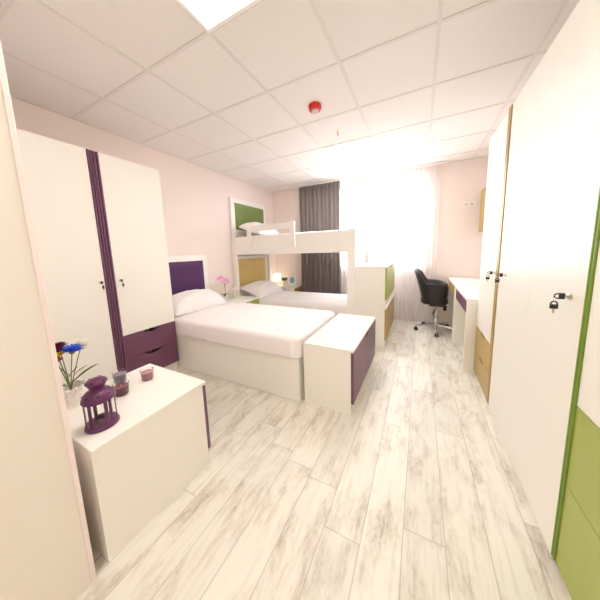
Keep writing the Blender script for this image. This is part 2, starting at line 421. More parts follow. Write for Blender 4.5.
def wardrobe(label, xb, xf, y0, y1, ztop, colour, strip=None, drawers=None, dz=.05, lock_y=None, lock_z=1.085, keylabel=None, seam=None, colname='', door_y=None, strip_mat=None):
    """xb = back plane, xf = front plane; strip=(y0,y1) coloured edge panels; drawers=[z..]"""
    d = 1 if xf > xb else -1
    t = thing('wardrobe', label, 'wardrobe', ((xb + xf) / 2, (y0 + y1) / 2, 0), 'tall wardrobes')
    body = xf - d * .020
    xa, xc = min(xb, body), max(xb, body)
    shell(MB(), xa, xc, y0, y1, dz - .002, ztop, '+x' if d > 0 else '-x').build('carcass', M['white'], t)
    MB().box(min(xb, xf - d * .03), max(xb, xf - d * .03), y0 + .003, y1 - .003, 0, dz - .003).build('plinth', M['white'], t)
    zd = drawers[-1] if drawers else dz
    da, db = door_y if door_y else (y0 + .002, y1 - .002)
    ex = (min(body + d * .0005, xf), max(body + d * .0005, xf))
    spans = [(da, db)] if seam is None else [(da, seam - .0004), (seam + .0004, db)]
    for i, (a, b_) in enumerate(spans):
        o = MB().box(ex[0], ex[1], a, b_, zd + .002, ztop - .001, .0006).build('door', M['white'], t)
        for ly in (lock_y or []):
            if a < ly < b_: lock(xf, ly, lock_z, d, o)
    if strip:
        e = MB(); mid = (strip[0] + strip[1]) / 2
        for a, b_ in ((strip[0], mid - .003), (mid + .003, strip[1])):
            e.box(min(body + d * .0006, xf + d * .006), max(body + d * .0006, xf + d * .006), a, b_, dz, ztop, .0025)
        o = e.build('edge_panel', strip_mat or colour, t); lab(o, colname + ' edge strip')
    if drawers:
        zz = [dz] + drawers
        a0, b0 = (da, db)
        for i in range(len(zz) - 1):
            o = panel(FX, a0, b0, zz[i] + .002, zz[i + 1] - .002, ex[0], ex[1] + (0 if d < 0 else 0), (a0 + b0) / 2, .19, .032).build('drawer', colour, t, smooth=False)
            lab(o, colname + ' drawer front')
    if lock_y:
        for ly, kl in zip(lock_y, keylabel):
            key_set((xf + d * .0075, ly, lock_z), d, kl)
    return t

# left run of wardrobes
wardrobe('tall white wardrobe on the left wall nearest the entry, behind the flower vase', XL + .005, -2.43, .45, 1.056, 2.17, M['purple'],
         door_y=(.452, 1.018), strip=(1.021, 1.093 - .037), lock_y=[.985], keylabel=['black key in the left-hand wardrobe door beside the purple strip, vase side'], colname='purple')
wardrobe('tall white wardrobe with two purple drawers beside the violet headboard', XL + .005, -2.43, 1.06, 1.618, 2.17, M['purple'],
         door_y=(1.100, 1.616), strip=(1.0615, 1.0975), drawers=[.335, .565], dz=.095, lock_y=[1.135],
         keylabel=['black key in the wardrobe door above the purple drawers'], colname='purple')
# right run
XW = .515
wardrobe('tall white wardrobe with two gold drawers beside the desk', XR - .005, XW, 2.175, 2.77, 2.225, M['gold'],
         door_y=(2.235, 2.768), strip=(2.177, 2.233), drawers=[.285, .515], dz=.055, lock_y=[2.275], lock_z=1.085,
         keylabel=['black key in the wardrobe door above the gold drawers'], colname='gold')
wardrobe('wide white two-door wardrobe between the gold strip and the lime green strip', XR - .005, XW, 1.157, 2.172, 2.225, M['white'],
         dz=.03, lock_y=[1.247, 2.02], lock_z=1.095, seam=1.62,
         keylabel=['large black key nearest the viewpoint, in the right-hand wide wardrobe', 'black key in the wide white wardrobe close to the gold strip'])
wardrobe('white wardrobe with lime green drawers nearest on the right-hand side', XR - .005, XW, .55, 1.154, 2.225, M['lime'],
         door_y=(.552, 1.126), strip=(1.128, 1.152), drawers=[.40, .72], dz=.05, colname='lime green', strip_mat=M['limedark'])

# low chests
def chest(label, x0, x1, y0, y1, z0, h, colour, doors, colname, th=.02, group='low storage chests'):
    t = thing('chest', label, 'chest', ((x0 + x1) / 2, (y0 + y1) / 2, z0), group)
    pz = .095
    xb = x1 - .022
    shell(MB(), x0, xb, y0, y1, z0 + .001, z0 + h - th - .0005, '+x').build('carcass', M['white'], t)
    MB().box(x0, x1 - .001, y0, y1, z0 + h - th, z0 + h, .002).build('top', M['white'], t)
    MB().box(xb - .017, xb - .0185 + .018, y0 + .0185, y1 - .0185, z0 + .0195, z0 + pz - .003).build('plinth', M['white'], t)
    n = doors; zt = z0 + h - th - .002
    for i in range(n):
        a = y0 + (y1 - y0) * i / n; b_ = y0 + (y1 - y0) * (i + 1) / n
        P = [(a + .0015, z0 + pz), (b_ - .0015, z0 + pz)]
        if n == 1: P = notch_poly(a + .0015, b_ - .0015, z0 + pz, zt, (a + b_) / 2, .17, .03)
        else:       # half of the shared grip on each leaf
            mid = b_ if i == 0 else a; w, dd = .085, .032
            arc = [(w * math.cos(PI / 2 * k / 6), dd * math.sin(PI / 2 * k / 6)) for k in range(7)]
            if i == 0: P = [(a + .0015, z0 + pz), (b_ - .0015, z0 + pz)] + [(b_ - .0015 - q[0], zt - q[1]) for q in arc[::-1]] + [(a + .0015, zt)]
            else: P = [(a + .0015, z0 + pz), (b_ - .0015, z0 + pz), (b_ - .0015, zt)] + [(a + .0015 + q[0], zt - q[1]) for q in arc]
        o = MB().prism(P, FX, xb + .0008, x1 - .001).build('door', colour, t, smooth=False); lab(o, colname + ' door')
    return t
chest('low white chest with two purple doors at the foot of the single bed', -.850, -.426, 1.668, 2.65, 0, .537, M['purple'], 2, 'purple')
chest('white chest with a gold door, lower one of the stack at the bunk foot', -.768, -.368, 3.11, 4.14, 0, .536, M['gold'], 1, 'gold')
chest('white chest with a lime green flap, upper one of the stack at the bunk foot', -.768, -.368, 3.11, 4.14, .537, .536, M['lime'], 1, 'lime green')

# cabinet in the foreground: door looks towards the window
cw, cdp, ch = .281, .280, .535
t = thing('cabinet', 'small white cabinet in the foreground carrying the purple lantern and candles', 'cabinet', (-1.421, .632, 0))
shell(MB(), -cw, cw - .004, -cdp, cdp - .022, .001, ch - .022, '+y').build('carcass', M['white'], t, local=True)
MB().box(-cw - .002, cw, -cdp - .001, cdp, ch - .0215, ch, .002).build('top', M['white'], t, local=True)
MB().box(-cw + .019, cw - .023, cdp - .040, cdp - .0225, .0195, .085).build('plinth', M['white'], t, local=True)
o = panel(FY, -cw + .002, cw - .004, .088, ch - .024, cdp - .0215, cdp - .001, 0, .15, .025).build('door', M['purple'], t, local=True, smooth=False); lab(o, 'purple door')

# ------------------------------------------------------------------ cloth helpers
def rrect(x0, x1, y0, y1, r, n):
    """n points on a rounded rectangle, evenly spaced"""
    w, h = x1 - x0 - 2 * r, y1 - y0 - 2 * r
    per = 2 * w + 2 * h + 2 * PI * r; out = []
    for i in range(n):
        s = per * i / n
        for (L, kind) in ((w, 0), (PI * r / 2, 1), (h, 2), (PI * r / 2, 3), (w, 4), (PI * r / 2, 5), (h, 6), (PI * r / 2, 7)):
            if s <= L + 1e-9: break
            s -= L
        a = s / r if r else 0
        if kind == 0: p = (x0 + r + s, y0, 0, -1)
        elif kind == 1: p = (x1 - r + r * math.sin(a), y0 + r - r * math.cos(a), math.sin(a), -math.cos(a))
        elif kind == 2: p = (x1, y0 + r + s, 1, 0)
        elif kind == 3: p = (x1 - r + r * math.cos(a), y1 - r + r * math.sin(a), math.cos(a), math.sin(a))
        elif kind == 4: p = (x1 - r - s, y1, 0, 1)
        elif kind == 5: p = (x0 + r - r * math.sin(a), y1 - r + r * math.cos(a), -math.sin(a), math.cos(a))
        elif kind == 6: p = (x0, y1 - r - s, -1, 0)
        else: p = (x0 + r - r * math.cos(a), y0 + r - r * math.sin(a), -math.cos(a), -math.sin(a))
        out.append(p)
    return out
def sheet_mb(x0, x1, y0, y1, zt, zh, r=.06, wave=.006, seed=1, crown=.015, n=220, hemvar=.012):
    rnd = random.Random(seed); mb = MB(); rings = []
    fr = [(rnd.uniform(4, 26), rnd.uniform(0, 6.28), rnd.uniform(.3, 1)) for _ in range(7)]
    inset = [.46 * min(x1 - x0, y1 - y0) * q for q in (1, .8, .6, .4, .25, .15)]
    half = .5 * min(x1 - x0, y1 - y0)
    for k in inset:
        q = rrect(x0 + k, x1 - k, y0 + k, y1 - k, max(.012, .07 - k * .2), n)
        rings.append([Vector((p[0], p[1], zt + crown * min(1, k / half) + .003 * math.sin(7 * p[0] + 3 * p[1]) * math.sin(9 * p[1] + 1.3 * p[0] + seed))) for p in q])
    base = rrect(x0 + r, x1 - r, y0 + r, y1 - r, .022, n)
    for j in range(7):
        a = PI / 2 * j / 6
        rings.append([Vector((p[0] + p[2] * r * math.sin(a), p[1] + p[3] * r * math.sin(a), zt - r + r * math.cos(a))) for p in base])
    m = 7
    for j in range(1, m + 1):
        s = j / m; row = []
        for i, p in enumerate(base):
            th = 2 * PI * i / n
            w = sum(A * math.sin(F * th + ph) for F, ph, A in fr) / 3.2
            corner = abs(p[2] * p[3]) * 2
            zz = (zt - r) + (zh + hemvar * w - (zt - r)) * s
            off = r + wave * (w * s + .4 * s) + .004 * math.sin(PI * s) + .012 * corner * s * math.sin(60 * th)
            row.append(Vector((p[0] + p[2] * off, p[1] + p[3] * off, zz)))
        rings.append(row)
    V = mb.grid(rings, closed_v=True); mb.bm.faces.new(V[0])
    return mb
def pillow_mb(lx, ly, h, seed=0, n=22):
    """pillow lying flat, centred, bottom at z=0, corners pinched"""
    rnd = random.Random(seed); ph = rnd.uniform(0, 6); mb = MB()
    def pt(i, j, top):
        u = -1 + 2 * i / n; v = -1 + 2 * j / n
        bu, bv = 1 - abs(u) ** 2.6, 1 - abs(v) ** 2.6
        th = max(0, bu * bv) ** .48
        pin = .10 * (1 - abs(v) ** 2) ; pin2 = .07 * (1 - abs(u) ** 2)
        x = lx / 2 * u * (1 - pin * abs(u) ** 3 * .6); y = ly / 2 * v * (1 - pin2 * abs(v) ** 3 * .6)
        wr = .006 * math.sin(9 * u + 5 * v + ph) * th + .004 * math.sin(17 * v - 6 * u + ph) * th
        zc = .26 * h * (1 - .5 * th) if False else .22 * h
        z = zc + th * h * .78 + wr if top else zc - th * h * .22
        return Vector((x, y, z))
    mb.grid([[pt(i, j, True) for j in range(n + 1)] for i in range(n + 1)])
    mb.grid([[pt(i, j, False) for j in range(n + 1)] for i in range(n + 1)])
    bmesh.ops.remove_doubles(mb.bm, verts=mb.bm.verts[:], dist=.0008)
    return mb
def pillow(label, lx, ly, h, loc, rot, seed, group='white pillows'):
    o = pillow_mb(lx, ly, h, seed).build('pillow', M['linen'], None, angle=70)
    o.location = loc; o.rotation_euler = rot
    sb = o.modifiers.new('soft', 'SUBSURF'); sb.levels = 1; sb.render_levels = 1
    return tag(o, label, 'pillow', group)

def headboard(parent, x0, x1, y0, y1, z0, z1, py0, py1, pz0, pz1, fabric, fname):
    h = MB().box(x0, x1, y0, y1, z0, z1, .003).build('headboard', M['whitegloss'], parent)
    n = 14; mb = MB(); P = []
    for i in range(n + 1):
        row = []
        for j in range(n + 1):
            u, v = i / n, j / n
            e = min(u, 1 - u, v, 1 - v)
            bulge = .018 * min(1, e / .09) ** .5 + .003 * math.sin(8 * u + 6 * v) * min(1, e / .2)
            row.append(Vector((x1 + .001 + bulge, py0 + (py1 - py0) * u, pz0 + (pz1 - pz0) * v)))
        P.append(row)
    V = mb.grid(P)
    bm = mb.bm
    rim = [V[i][0] for i in range(n + 1)] + [V[n][j] for j in range(1, n + 1)] + [V[i][n] for i in range(n - 1, -1, -1)] + [V[0][j] for j in range(n - 1, 0, -1)]
    bm.faces.new(rim)
    o = mb.build('upholstered_panel', fabric, h, angle=60); lab(o, fname)
    return h

# ------------------------------------------------------------------ single bed
BX0, BX1, BY0, BY1 = XL + .07, -.886, 1.640, 2.610
t = thing('single_bed', 'white box-base single bed with a violet headboard in front of the bunk', 'bed', (-1.9, 2.13, 0))
bb = MB(); bb.box(BX0, BX1, BY0, BY0 + .02, .004, .40, .002); bb.box(BX0, BX1, BY1 - .02, BY1, .004, .40, .002)
bb.box(BX1 - .02, BX1, BY0 + .02, BY1 - .02, .004, .40, .002); bb.box(BX0, BX0 + .02, BY0 + .02, BY1 - .02, .004, .40); bb.box(BX0 + .02, BX1 - .02, BY0 + .02, BY1 - .02, .33, .35)
bb.build('bed_base', M['white'], t)
MB().box(BX0 + .028, BX1 - .028, BY0 + .03, BY1 - .03, .352, .563, .03, 3).build('mattress', M['linen'], t)
headboard(t, XL + .002, XL + .05, 1.632, 2.525, .30, 1.285, 1.712, 2.448, .72, 1.205, M['violetfab'], 'violet upholstered panel')
o = sheet_mb(BX0 + .012, BX1 + .010, BY0 - .012, BY1 + .012, .578, .405, .045, .008, 4).build('bed_sheet', M['linen'], None, angle=75)
tag(o, 'white sheet draped over the mattress of the single bed', 'bed sheet', 'white sheets')
pillow('plump white pillow against the violet headboard', .40, .80, .21, (-2.65, 2.055, .612), (0, math.radians(17), math.radians(-2)), 1)

# ------------------------------------------------------------------ bunk bed
KX0, KX1, KY0, KY1 = XL + .003, -.772, 3.120, 4.140
t = thing('bunk_bed', 'white wooden bunk bed with a green and a mustard headboard near the window', 'bunk bed', (-1.86, 3.68, 0))
def post(x0, x1, y0, y1, z1):
    p = MB().box(x0, x1, y0, y1, 0, z1, .003).build('post', M['whitegloss'], t); return p
pts = [post(KX0, KX0 + .095, KY0, KY0 + .04, 1.545), post(KX1 - .115, KX1, KY0, KY0 + .04, 1.575), post(KX0, KX0 + .095, KY1 - .04, KY1, 1.545), post(KX1 - .095, KX1, KY1 - .04, KY1, 1.560)]
def screw(parent, x, y, z):
    s = MB()
    P = [[Vector((x + r * math.cos(2 * PI * k / 12), y - h, z + r * math.sin(2 * PI * k / 12))) for k in range(12)] for r, h in ((.006, -.001), (.006, .0015), (.004, .002))]
    V = s.grid(P, closed_v=True); s.bm.faces.new(V[-1])
    return s.build('screw', M['steel'], parent)
def screws(parent, spots, y):
    for x, z in spots: screw(parent, x, y, z)
screws(pts[0], [(KX0 + .03, 1.50), (KX0 + .065, 1.30)], KY0); screws(pts[1], [(KX1 - .06, 1.50), (KX1 - .07, 1.37)], KY0)
MB().box(KX0 + .096, KX1 - .116, KY0 + .002, KY0 + .03, 1.262, 1.558, .003).build('side_rail', M['whitegloss'], t)
MB().box(KX0 + .096, KX1 - .096, KY1 - .03, KY1 - .002, 1.262, 1.558, .003).build('side_rail', M['whitegloss'], t)
MB().box(KX1 - .04, KX1 - .012, KY0 + .041, KY1 - .041, 1.265, 1.555, .003).build('foot_rail', M['whitegloss'], t)
MB().box(KX0 + .055, KX1 - .041, KY0 + .031, KY1 - .031, 1.265, 1.29, .002).build('slat_board', M['whitegloss'], t)
gr = MB().box(-2.535, -1.66, KY0 - .023, KY0 - .003, 1.635, 1.725, .003).build('guard_rail', M['whitegloss'], t)
for x0, x1, sp in ((-2.545, -2.465, 0), (-1.735, -1.655, 1)):
    q = MB().box(x0, x1, KY0 - .045, KY0 - .0235, 1.355, 1.735, .003).build('upright', M['whitegloss'], gr)
    c = (x0 + x1) / 2
    for z in (1.69, 1.45, 1.40): screw(gr, c, KY0 - .045, z)
MB().box(KX0 + .06, KX1 - .05, KY0 + .04, KY1 - .04, 1.291, 1.540, .03, 3).build('upper_mattress', M['linen'], t)
lb = MB(); lb.box(KX0 + .096, KX1 - .04, KY0 + .042, KY0 + .062, .01, .34); lb.box(KX0 + .096, KX1 - .04, KY1 - .062, KY1 - .042, .01, .34)
lb.box(KX1 - .06, KX1 - .04, KY0 + .062, KY1 - .062, .01, .34); lb.box(KX0 + .055, KX1 - .06, KY0 + .062, KY1 - .062, .30, .32)
lb.build('bed_base', M['white'], t)
MB().box(KX0 + .07, KX1 - .065, KY0 + .075, KY1 - .075, .322, .488, .03, 3).build('lower_mattress', M['linen'], t)
headboard(t, XL + .002, XL + .05, KY0 - .005, 4.11, 1.545 + .003, 2.235, 3.205, 4.045, 1.70, 2.155, M['greenfab'], 'green upholstered panel')
headboard(t, XL + .012, XL + .05, KY0 + .041, KY1 - .041, .30, 1.235, 3.205, 4.02, .70, 1.185, M['goldfab'], 'mustard upholstered panel')
o = sheet_mb(KX0 + .05, KX1 - .043, KY0 + .034, KY1 - .034, 1.572, 1.42, .045, .001, 9, crown=.018, hemvar=.004).build('bed_sheet', M['linen'], None, angle=75)
tag(o, 'white sheet on the upper bunk mattress', 'bed sheet', 'white sheets')
o = sheet_mb(KX0 + .065, KX1 - .052, KY0 + .058, KY1 - .058, .503, .36, .05, .003, 12).build('bed_sheet', M['linen'], None, angle=75)
tag(o, 'white sheet on the lower bunk mattress', 'bed sheet', 'white sheets')
pillow('white pillow on the upper bunk below the green headboard', .46, .74, .19, (-2.62, 3.55, 1.630), (0, math.radians(18), math.radians(3)), 2)
pillow('white pillow on the lower bunk below the mustard headboard', .48, .76, .20, (-2.61, 3.52, .55), (0, math.radians(18), math.radians(-3)), 3)

# ------------------------------------------------------------------ bedside cabinets
def nightstand(label, x1, y0, y1, h, colour, cname):
    t = thing('bedside_cabinet', label, 'bedside cabinet', ((XL + x1) / 2, (y0 + y1) / 2, 0), 'bedside cabinets')
    shell(MB(), XL + .003, x1 - .02, y0, y1, .001, h - .021, '+x').build('carcass', M['white'], t)
    MB().box(XL + .003, x1, y0, y1, h - .02, h, .002).build('top', M['white'], t)
    o = panel(FX, y0 + .002, y1 - .002, h - .20, h - .024, x1 - .0195, x1 - .001, (y0 + y1) / 2, .13, .024).build('drawer', colour, t, smooth=False); lab(o, cname + ' drawer front')
    o = panel(FX, y0 + .002, y1 - .002, .02, h - .204, x1 - .0195, x1 - .001, (y0 + y1) / 2, .13, .024).build('drawer', colour, t, smooth=False); lab(o, cname + ' drawer front')
    return t
NH = .565
nightstand('white bedside cabinet with lime front between the single bed and the bunk', -2.35, 2.64, 3.06, NH, M['lime'], 'lime green')
NH2 = .56
nightstand('white bedside cabinet with gold front beyond the bunk by the drape', -2.26, 4.15, 4.492, NH2, M['gold'], 'gold')

# orchid
ox, oy = -2.80, 2.765
t = thing('orchid', 'pink orchid in a white pot on the bedside cabinet by the violet headboard', 'potted plant', (ox, oy, NH))
MB().lathe([(.034, 0), (.048, .07), (.052, .078), (.046, .078), (.042, .06), (.0, .058)], seg=24).build('pot', M['ceramic'], t, local=True)
MB().tube([(0, 0, .05), (.004, .006, .15), (.0, -.004, .25), (-.004, -.03, .32), (-.004, -.07, .355), (0, -.11, .348)], .0035, 6).build('stem', M['darkstem'], t, local=True)
MB().tube([(.002, .003, .22), (.008, .03, .26), (.01, .045, .28)], .0028, 6).build('stem', M['darkstem'], t, local=True)
def leaf_mb(mb, base, direc, length, width, droop=.5, n=7, lift=.3):
    d = Vector(direc).normalized(); side = d.cross(Vector((0, 0, 1)))
    if side.length < 1e-3: side = Vector((1, 0, 0))
    side.normalize(); rows = []
    for i in range(n + 1):
        s = i / n; w = width * math.sin(PI * min(1, s * .92 + .08)) ** .7 * .5
        c = Vector(base) + d * length * s + Vector((0, 0, lift * length * s - droop * length * s * s))
        rows.append([c - side * w + Vector((0, 0, .15 * w)), c, c + side * w + Vector((0, 0, .15 * w))])
    mb.grid(rows); return mb
for a, l in ((70, .13), (200, .11), (-50, .12), (130, .10)):
    leaf_mb(MB(), (0, 0, .062), (math.cos(math.radians(a)), math.sin(math.radians(a)), 0), l, .045, .6, lift=.55).build('leaf', M['leaf'], t, local=True, angle=70)
def petals(mb, c, normal, n, length, width, tilt, phase=0.0, cup=.3):
    nv = Vector(normal).normalized(); a = nv.cross(Vector((0, 0, 1)))
    if a.length < 1e-3: a = Vector((1, 0, 0))
    a.normalize(); b_ = nv.cross(a)
    for k in range(n):
        th = 2 * PI * k / n + phase
        d = a * math.cos(th) + b_ * math.sin(th); sd = nv.cross(d)
        rows = []
        for i in range(5):
            s = i / 4; w = width * (.35 + .65 * math.sin(PI * (s * .8 + .1))) * .5
            p = Vector(c) + d * length * s * math.cos(tilt) + nv * (length * s * math.sin(tilt) + cup * length * s * s)
            rows.append([p - sd * w, p + nv * .1 * w, p + sd * w])
        mb.grid(rows)
    return mb
for (x, y, z) in ((0, -.115, .335), (.006, -.075, .348), (.006, -.035, .315), (.014, .048, .28), (.014, .02, .30)):
    mb = MB(); petals(mb, (x, y, z), (1, -.4, .1), 5, .036, .034, .15, random.uniform(0, 1))
    mb.build('blossom', M['pinkpet'], t, local=True, angle=70)

# cream lantern
def lantern_mesh(t, r, h, m, win=6, hole=None, flat=False):
    """round metal lantern: base tray, posts, domed roof with holes, flared chimney"""
    z1, z2 = .085 * h, .555 * h
    MB().lathe([(r * .86, 0), (r, 0.01 * h), (r, z1 * .45), (r * .96, z1 * .6), (r * .93, z1), (r * .2, z1)], seg=40).build('base', m, t, local=True)
    for k in range(win):
        a = 2 * PI * k / win; w = .15
        mb = MB(); P = []
        for j in range(5):
            aa = a + w * (j / 4 - .5) * 1.6
            P.append([Vector((rr * math.cos(aa), rr * math.sin(aa), z)) for rr, z in ((r * .90, z1 - .001), (r * .90, z2), (r * .85, z2), (r * .85, z1 - .001))])
        V = mb.grid(P, closed_v=True); mb.bm.faces.new(V[0]); mb.bm.faces.new(V[-1])
        mb.build('post', m, t, local=True)
        mb = MB(); P = []
        for j in range(7):
            aa = a + w * .8 + (2 * PI / win - w * 1.6) * j / 6
            P.append([Vector((r * .87 * math.cos(aa), r * .87 * math.sin(aa), z)) for z in (z1, z2)])
        mb.grid(P); mb.build('pane', M['glasspane'], t, local=True)
    roof = MB(); roof.lathe([(r * .86, z2 - .002), (r * .97, z2 - .004 * h), (r * .99, z2 + .012 * h), (r * .96, z2 + .05 * h), (r * .86, z2 + .115 * h), (r * .67, z2 + .17 * h), (r * .43, z2 + .20 * h)], seg=40, cap=False)
    ro = roof.build('roof', m, t, local=True)
    n = 8
    for k in range(n):
        a = 2 * PI * (k + .5) / n; rr, zz = r * .845, z2 + .128 * h
        nv = Vector((math.cos(a) * .62, math.sin(a) * .62, .78)); mb = MB()
        c = Vector((rr * math.cos(a), rr * math.sin(a), zz)); u = Vector((-math.sin(a), math.cos(a), 0)); v = nv.cross(u)
        mb.bm.faces.new([mb.bm.verts.new(c + nv * .0006 + (u * math.cos(2 * PI * q / 12) + v * math.sin(2 * PI * q / 12)) * r * .072) for q in range(12)])
        mb.build('vent_hole', M['hole'], ro, local=True)
    zc = z2 + .20 * h
    MB().lathe([(r * .43, zc), (r * .41, zc + .02 * h), (r * .55, zc + .115 * h), (r * .63, zc + .14 * h), (r * .62, zc + .155 * h), (r * .50, zc + .195 * h), (r * .22, zc + .22 * h), (.0, zc + .224 * h)], seg=36).build('chimney', m, t, local=True)
M['glasspane'] = gl
LT = thing('lantern', 'purple metal candle lantern with a domed pierced roof on the foreground cabinet', 'lantern', (-1.283, .452, ch))
LR, LH = .0635, .232
lantern_mesh(LT, LR, LH, M['lantern'])
o = MB().lathe([(.024, .018), (.027, .022), (.027, .040), (.0245, .040), (.0245, .024), (.0, .024)], seg=24).build('candle_cup', M['lantern'], LT, local=True)
# chimney dark opening dots on the cap
for k in range(6):
    a = 2 * PI * k / 6 + .3; zc = .56 * LH + .20 * LH + .178 * LH
    c = Vector((LR * .575 * math.cos(a), LR * .575 * math.sin(a), zc)); nv = Vector((math.cos(a) * .9, math.sin(a) * .9, .44)); u = Vector((-math.sin(a), math.cos(a), 0)); v = nv.cross(u)
    mb = MB(); mb.bm.faces.new([mb.bm.verts.new(c + nv * .0012 + (u * math.cos(2 * PI * q / 12) + v * math.sin(2 * PI * q / 12)) * .0042) for q in range(12)])
    mb.build('vent_hole', M['hole'], LT, local=True)

t = thing('lantern', 'small cream lantern beside the orchid at the bunk post', 'lantern', (-2.70, 2.862, NH))
r_, h_ = .05, .15
MB().box(-r_, r_, -r_, r_, 0, .012, .002).build('base', M['cream'], t, local=True)
for sx in (-1, 1):
    for sy in (-1, 1): MB().box(sx * .042 - .005, sx * .042 + .005, sy * .042 - .005, sy * .042 + .005, .0125, .10).build('post', M['cream'], t, local=True)
cb = MB()
for sx in (-1, 1): cb.box(sx * .042 - .0025, sx * .042 + .0025, -.0025, .0025, .0125, .0999); cb.box(-.0025, .0025, sx * .042 - .0025, sx * .042 + .0025, .0125, .0999)
cb.build('glazing_bar', M['cream'], t, local=True)
MB().lathe([(r_ * 1.35, .1002), (r_ * 1.35, .106), (.03, .135), (.03, .15), (.034, .152), (.0, .165)], seg=4).build('roof', M['cream'], t, local=True)
MB().tube([(.022 * math.cos(PI * i / 10), 0, .155 + .03 * math.sin(PI * i / 10)) for i in range(11)], .002, 6).build('handle', M['cream'], t, local=True)
MB().lathe([(.016, .0125), (.016, .06), (.0, .062)], seg=16).build('candle', M['ceramic'], t, local=True)
for c in t.children: c.data.transform(Matrix.Scale(1.28, 4))

# lamp, plant and photo frame on the far bedside cabinet
t = thing('table_lamp', 'small lit table lamp with a white shade beyond the lower bunk', 'table lamp', (-2.76, 4.27, NH2))
MB().lathe([(.05, 0), (.052, .006), (.03, .012), (.010, .02), (.009, .13)], seg=20).build('base', M['ceramic'], t, local=True)
MB().lathe([(.092, .125), (.074, .262)], seg=28, cap=False).build('shade', M['shade'], t, local=True)
t = thing('potted_plant', 'little green grass plant in a white pot between lamp and photo frame', 'potted plant', (-2.60, 4.30, NH2))
MB().lathe([(.034, 0), (.046, .088), (.046, .094), (.04, .094), (.038, .08), (.0, .08)], seg=20).build('pot', M['ceramic'], t, local=True)
gb = MB()
for k in range(130):
    a = random.uniform(0, 2 * PI); r0 = .034 * math.sqrt(random.random()); l = random.uniform(.07, .11)
    leaf_mb(gb, (r0 * math.cos(a), r0 * math.sin(a), .08), (math.cos(a), math.sin(a), 0), l * .55, .007, .5, 4, 1.7)
gb.build('grass_tuft', M['leaf'], t, local=True, angle=70)
for c in t.children: c.data.transform(Matrix.Scale(1.25, 4))
t = thing('photo_frame', 'oval white photo frame with a teal picture beside the drape', 'photo frame', (-2.415, 4.31, NH2), rz=math.radians(33))
def oval_frame(t, a, b_, a2, b2, th):
    n = 40; mb = MB(); P = []
    for k in range(n):
        th_ = 2 * PI * k / n; c, s = math.cos(th_), math.sin(th_)
        sc = 1 + .05 * math.cos(4 * th_ + PI)
        P.append([Vector((a2 * c, -th / 2, b2 * s)), Vector(((a + a2) / 2 * c, -th / 2 - .008, (b_ + b2) / 2 * s)), Vector((a * sc * c, -th / 2, b_ * sc * s)), Vector((a * sc * c, th / 2, b_ * sc * s)), Vector((a2 * c, th / 2, b2 * s))])
    mb.grid(P, closed_u=True, closed_v=True)
    for v in mb.bm.verts: v.co.z += b_ * 1.06
    mb.build('frame', M['ceramic'], t, local=True, angle=50)
    mb = MB()
    for y in (0,):
        mb.prism([(a2 * 1.02 * math.cos(2 * PI * k / n), b2 * 1.02 * math.sin(2 * PI * k / n) + b_ * 1.06) for k in range(n)], lambda p, q, tt: Vector((p, tt, q)), -.002, .004)
    mb.build('picture', M['art'], t, local=True)
oval_frame(t, .096, .118, .050, .070, .016)
MB().tube([(0, .007, .12), (0, .06, .003)], .004, 6).build('strut', M['ceramic'], t, local=True)

# ------------------------------------------------------------------ things on the foreground cabinet
def candle(label, loc, wax, wname, k=1.0):
    t = thing('candle', label, 'candle', loc, 'glass cup candles')
    MB().lathe([(.0, 0), (.0225 * k, 0), (.0238 * k, .003), (.0280 * k, .047 * k), (.0285 * k, .048 * k), (.0270 * k, .048 * k), (.0232 * k, .0035), (.0, .0030)], seg=28).build('glass_cup', M['glass'], t, local=True)
    o = MB().lathe([(.0, .0034), (.0228 * k, .0037), (.0262 * k, .038 * k), (.0, .037 * k)], seg=28).build('wax', wax, t, local=True); lab(o, wname)
    MB().tube([(0, 0, .036 * k), (.001, 0, .044 * k)], .0009, 6).build('wick', M['ceramic'], t, local=True)
candle('grey mauve candle in a glass cup, behind the plum one', (-1.629, .690, ch), M['wax_grey'], 'grey mauve wax', 1.3)
candle('dark plum candle in a glass cup next to the purple lantern', (-1.465, .620, ch), M['wax_plum'], 'plum wax', 1.32)
candle('pink candle in a glass cup standing apart near the cabinet corner', (-1.495, .777, ch), M['wax_pink'], 'pink wax', 1.3)

vx, vy = -1.605, .460
t = thing('vase', 'pierced white pot holding cut flowers on the foreground cabinet', 'vase', (vx, vy, ch))
MB().lathe([(.0, 0), (.046, 0), (.050, .004), (.058, .098), (.062, .105), (.058, .105), (.054, .096), (.046, .006), (.0, .006)], seg=32).build('pot', M['lace'], t, local=True)
sc = MB()
for k in range(12):
    a = 2 * PI * k / 12; sc.ball((.0605 * math.cos(a), .0605 * math.sin(a), .104), .010, 2, (1, 1, .5))
sc.build('scalloped_rim', M['ceramic'], t, local=True)

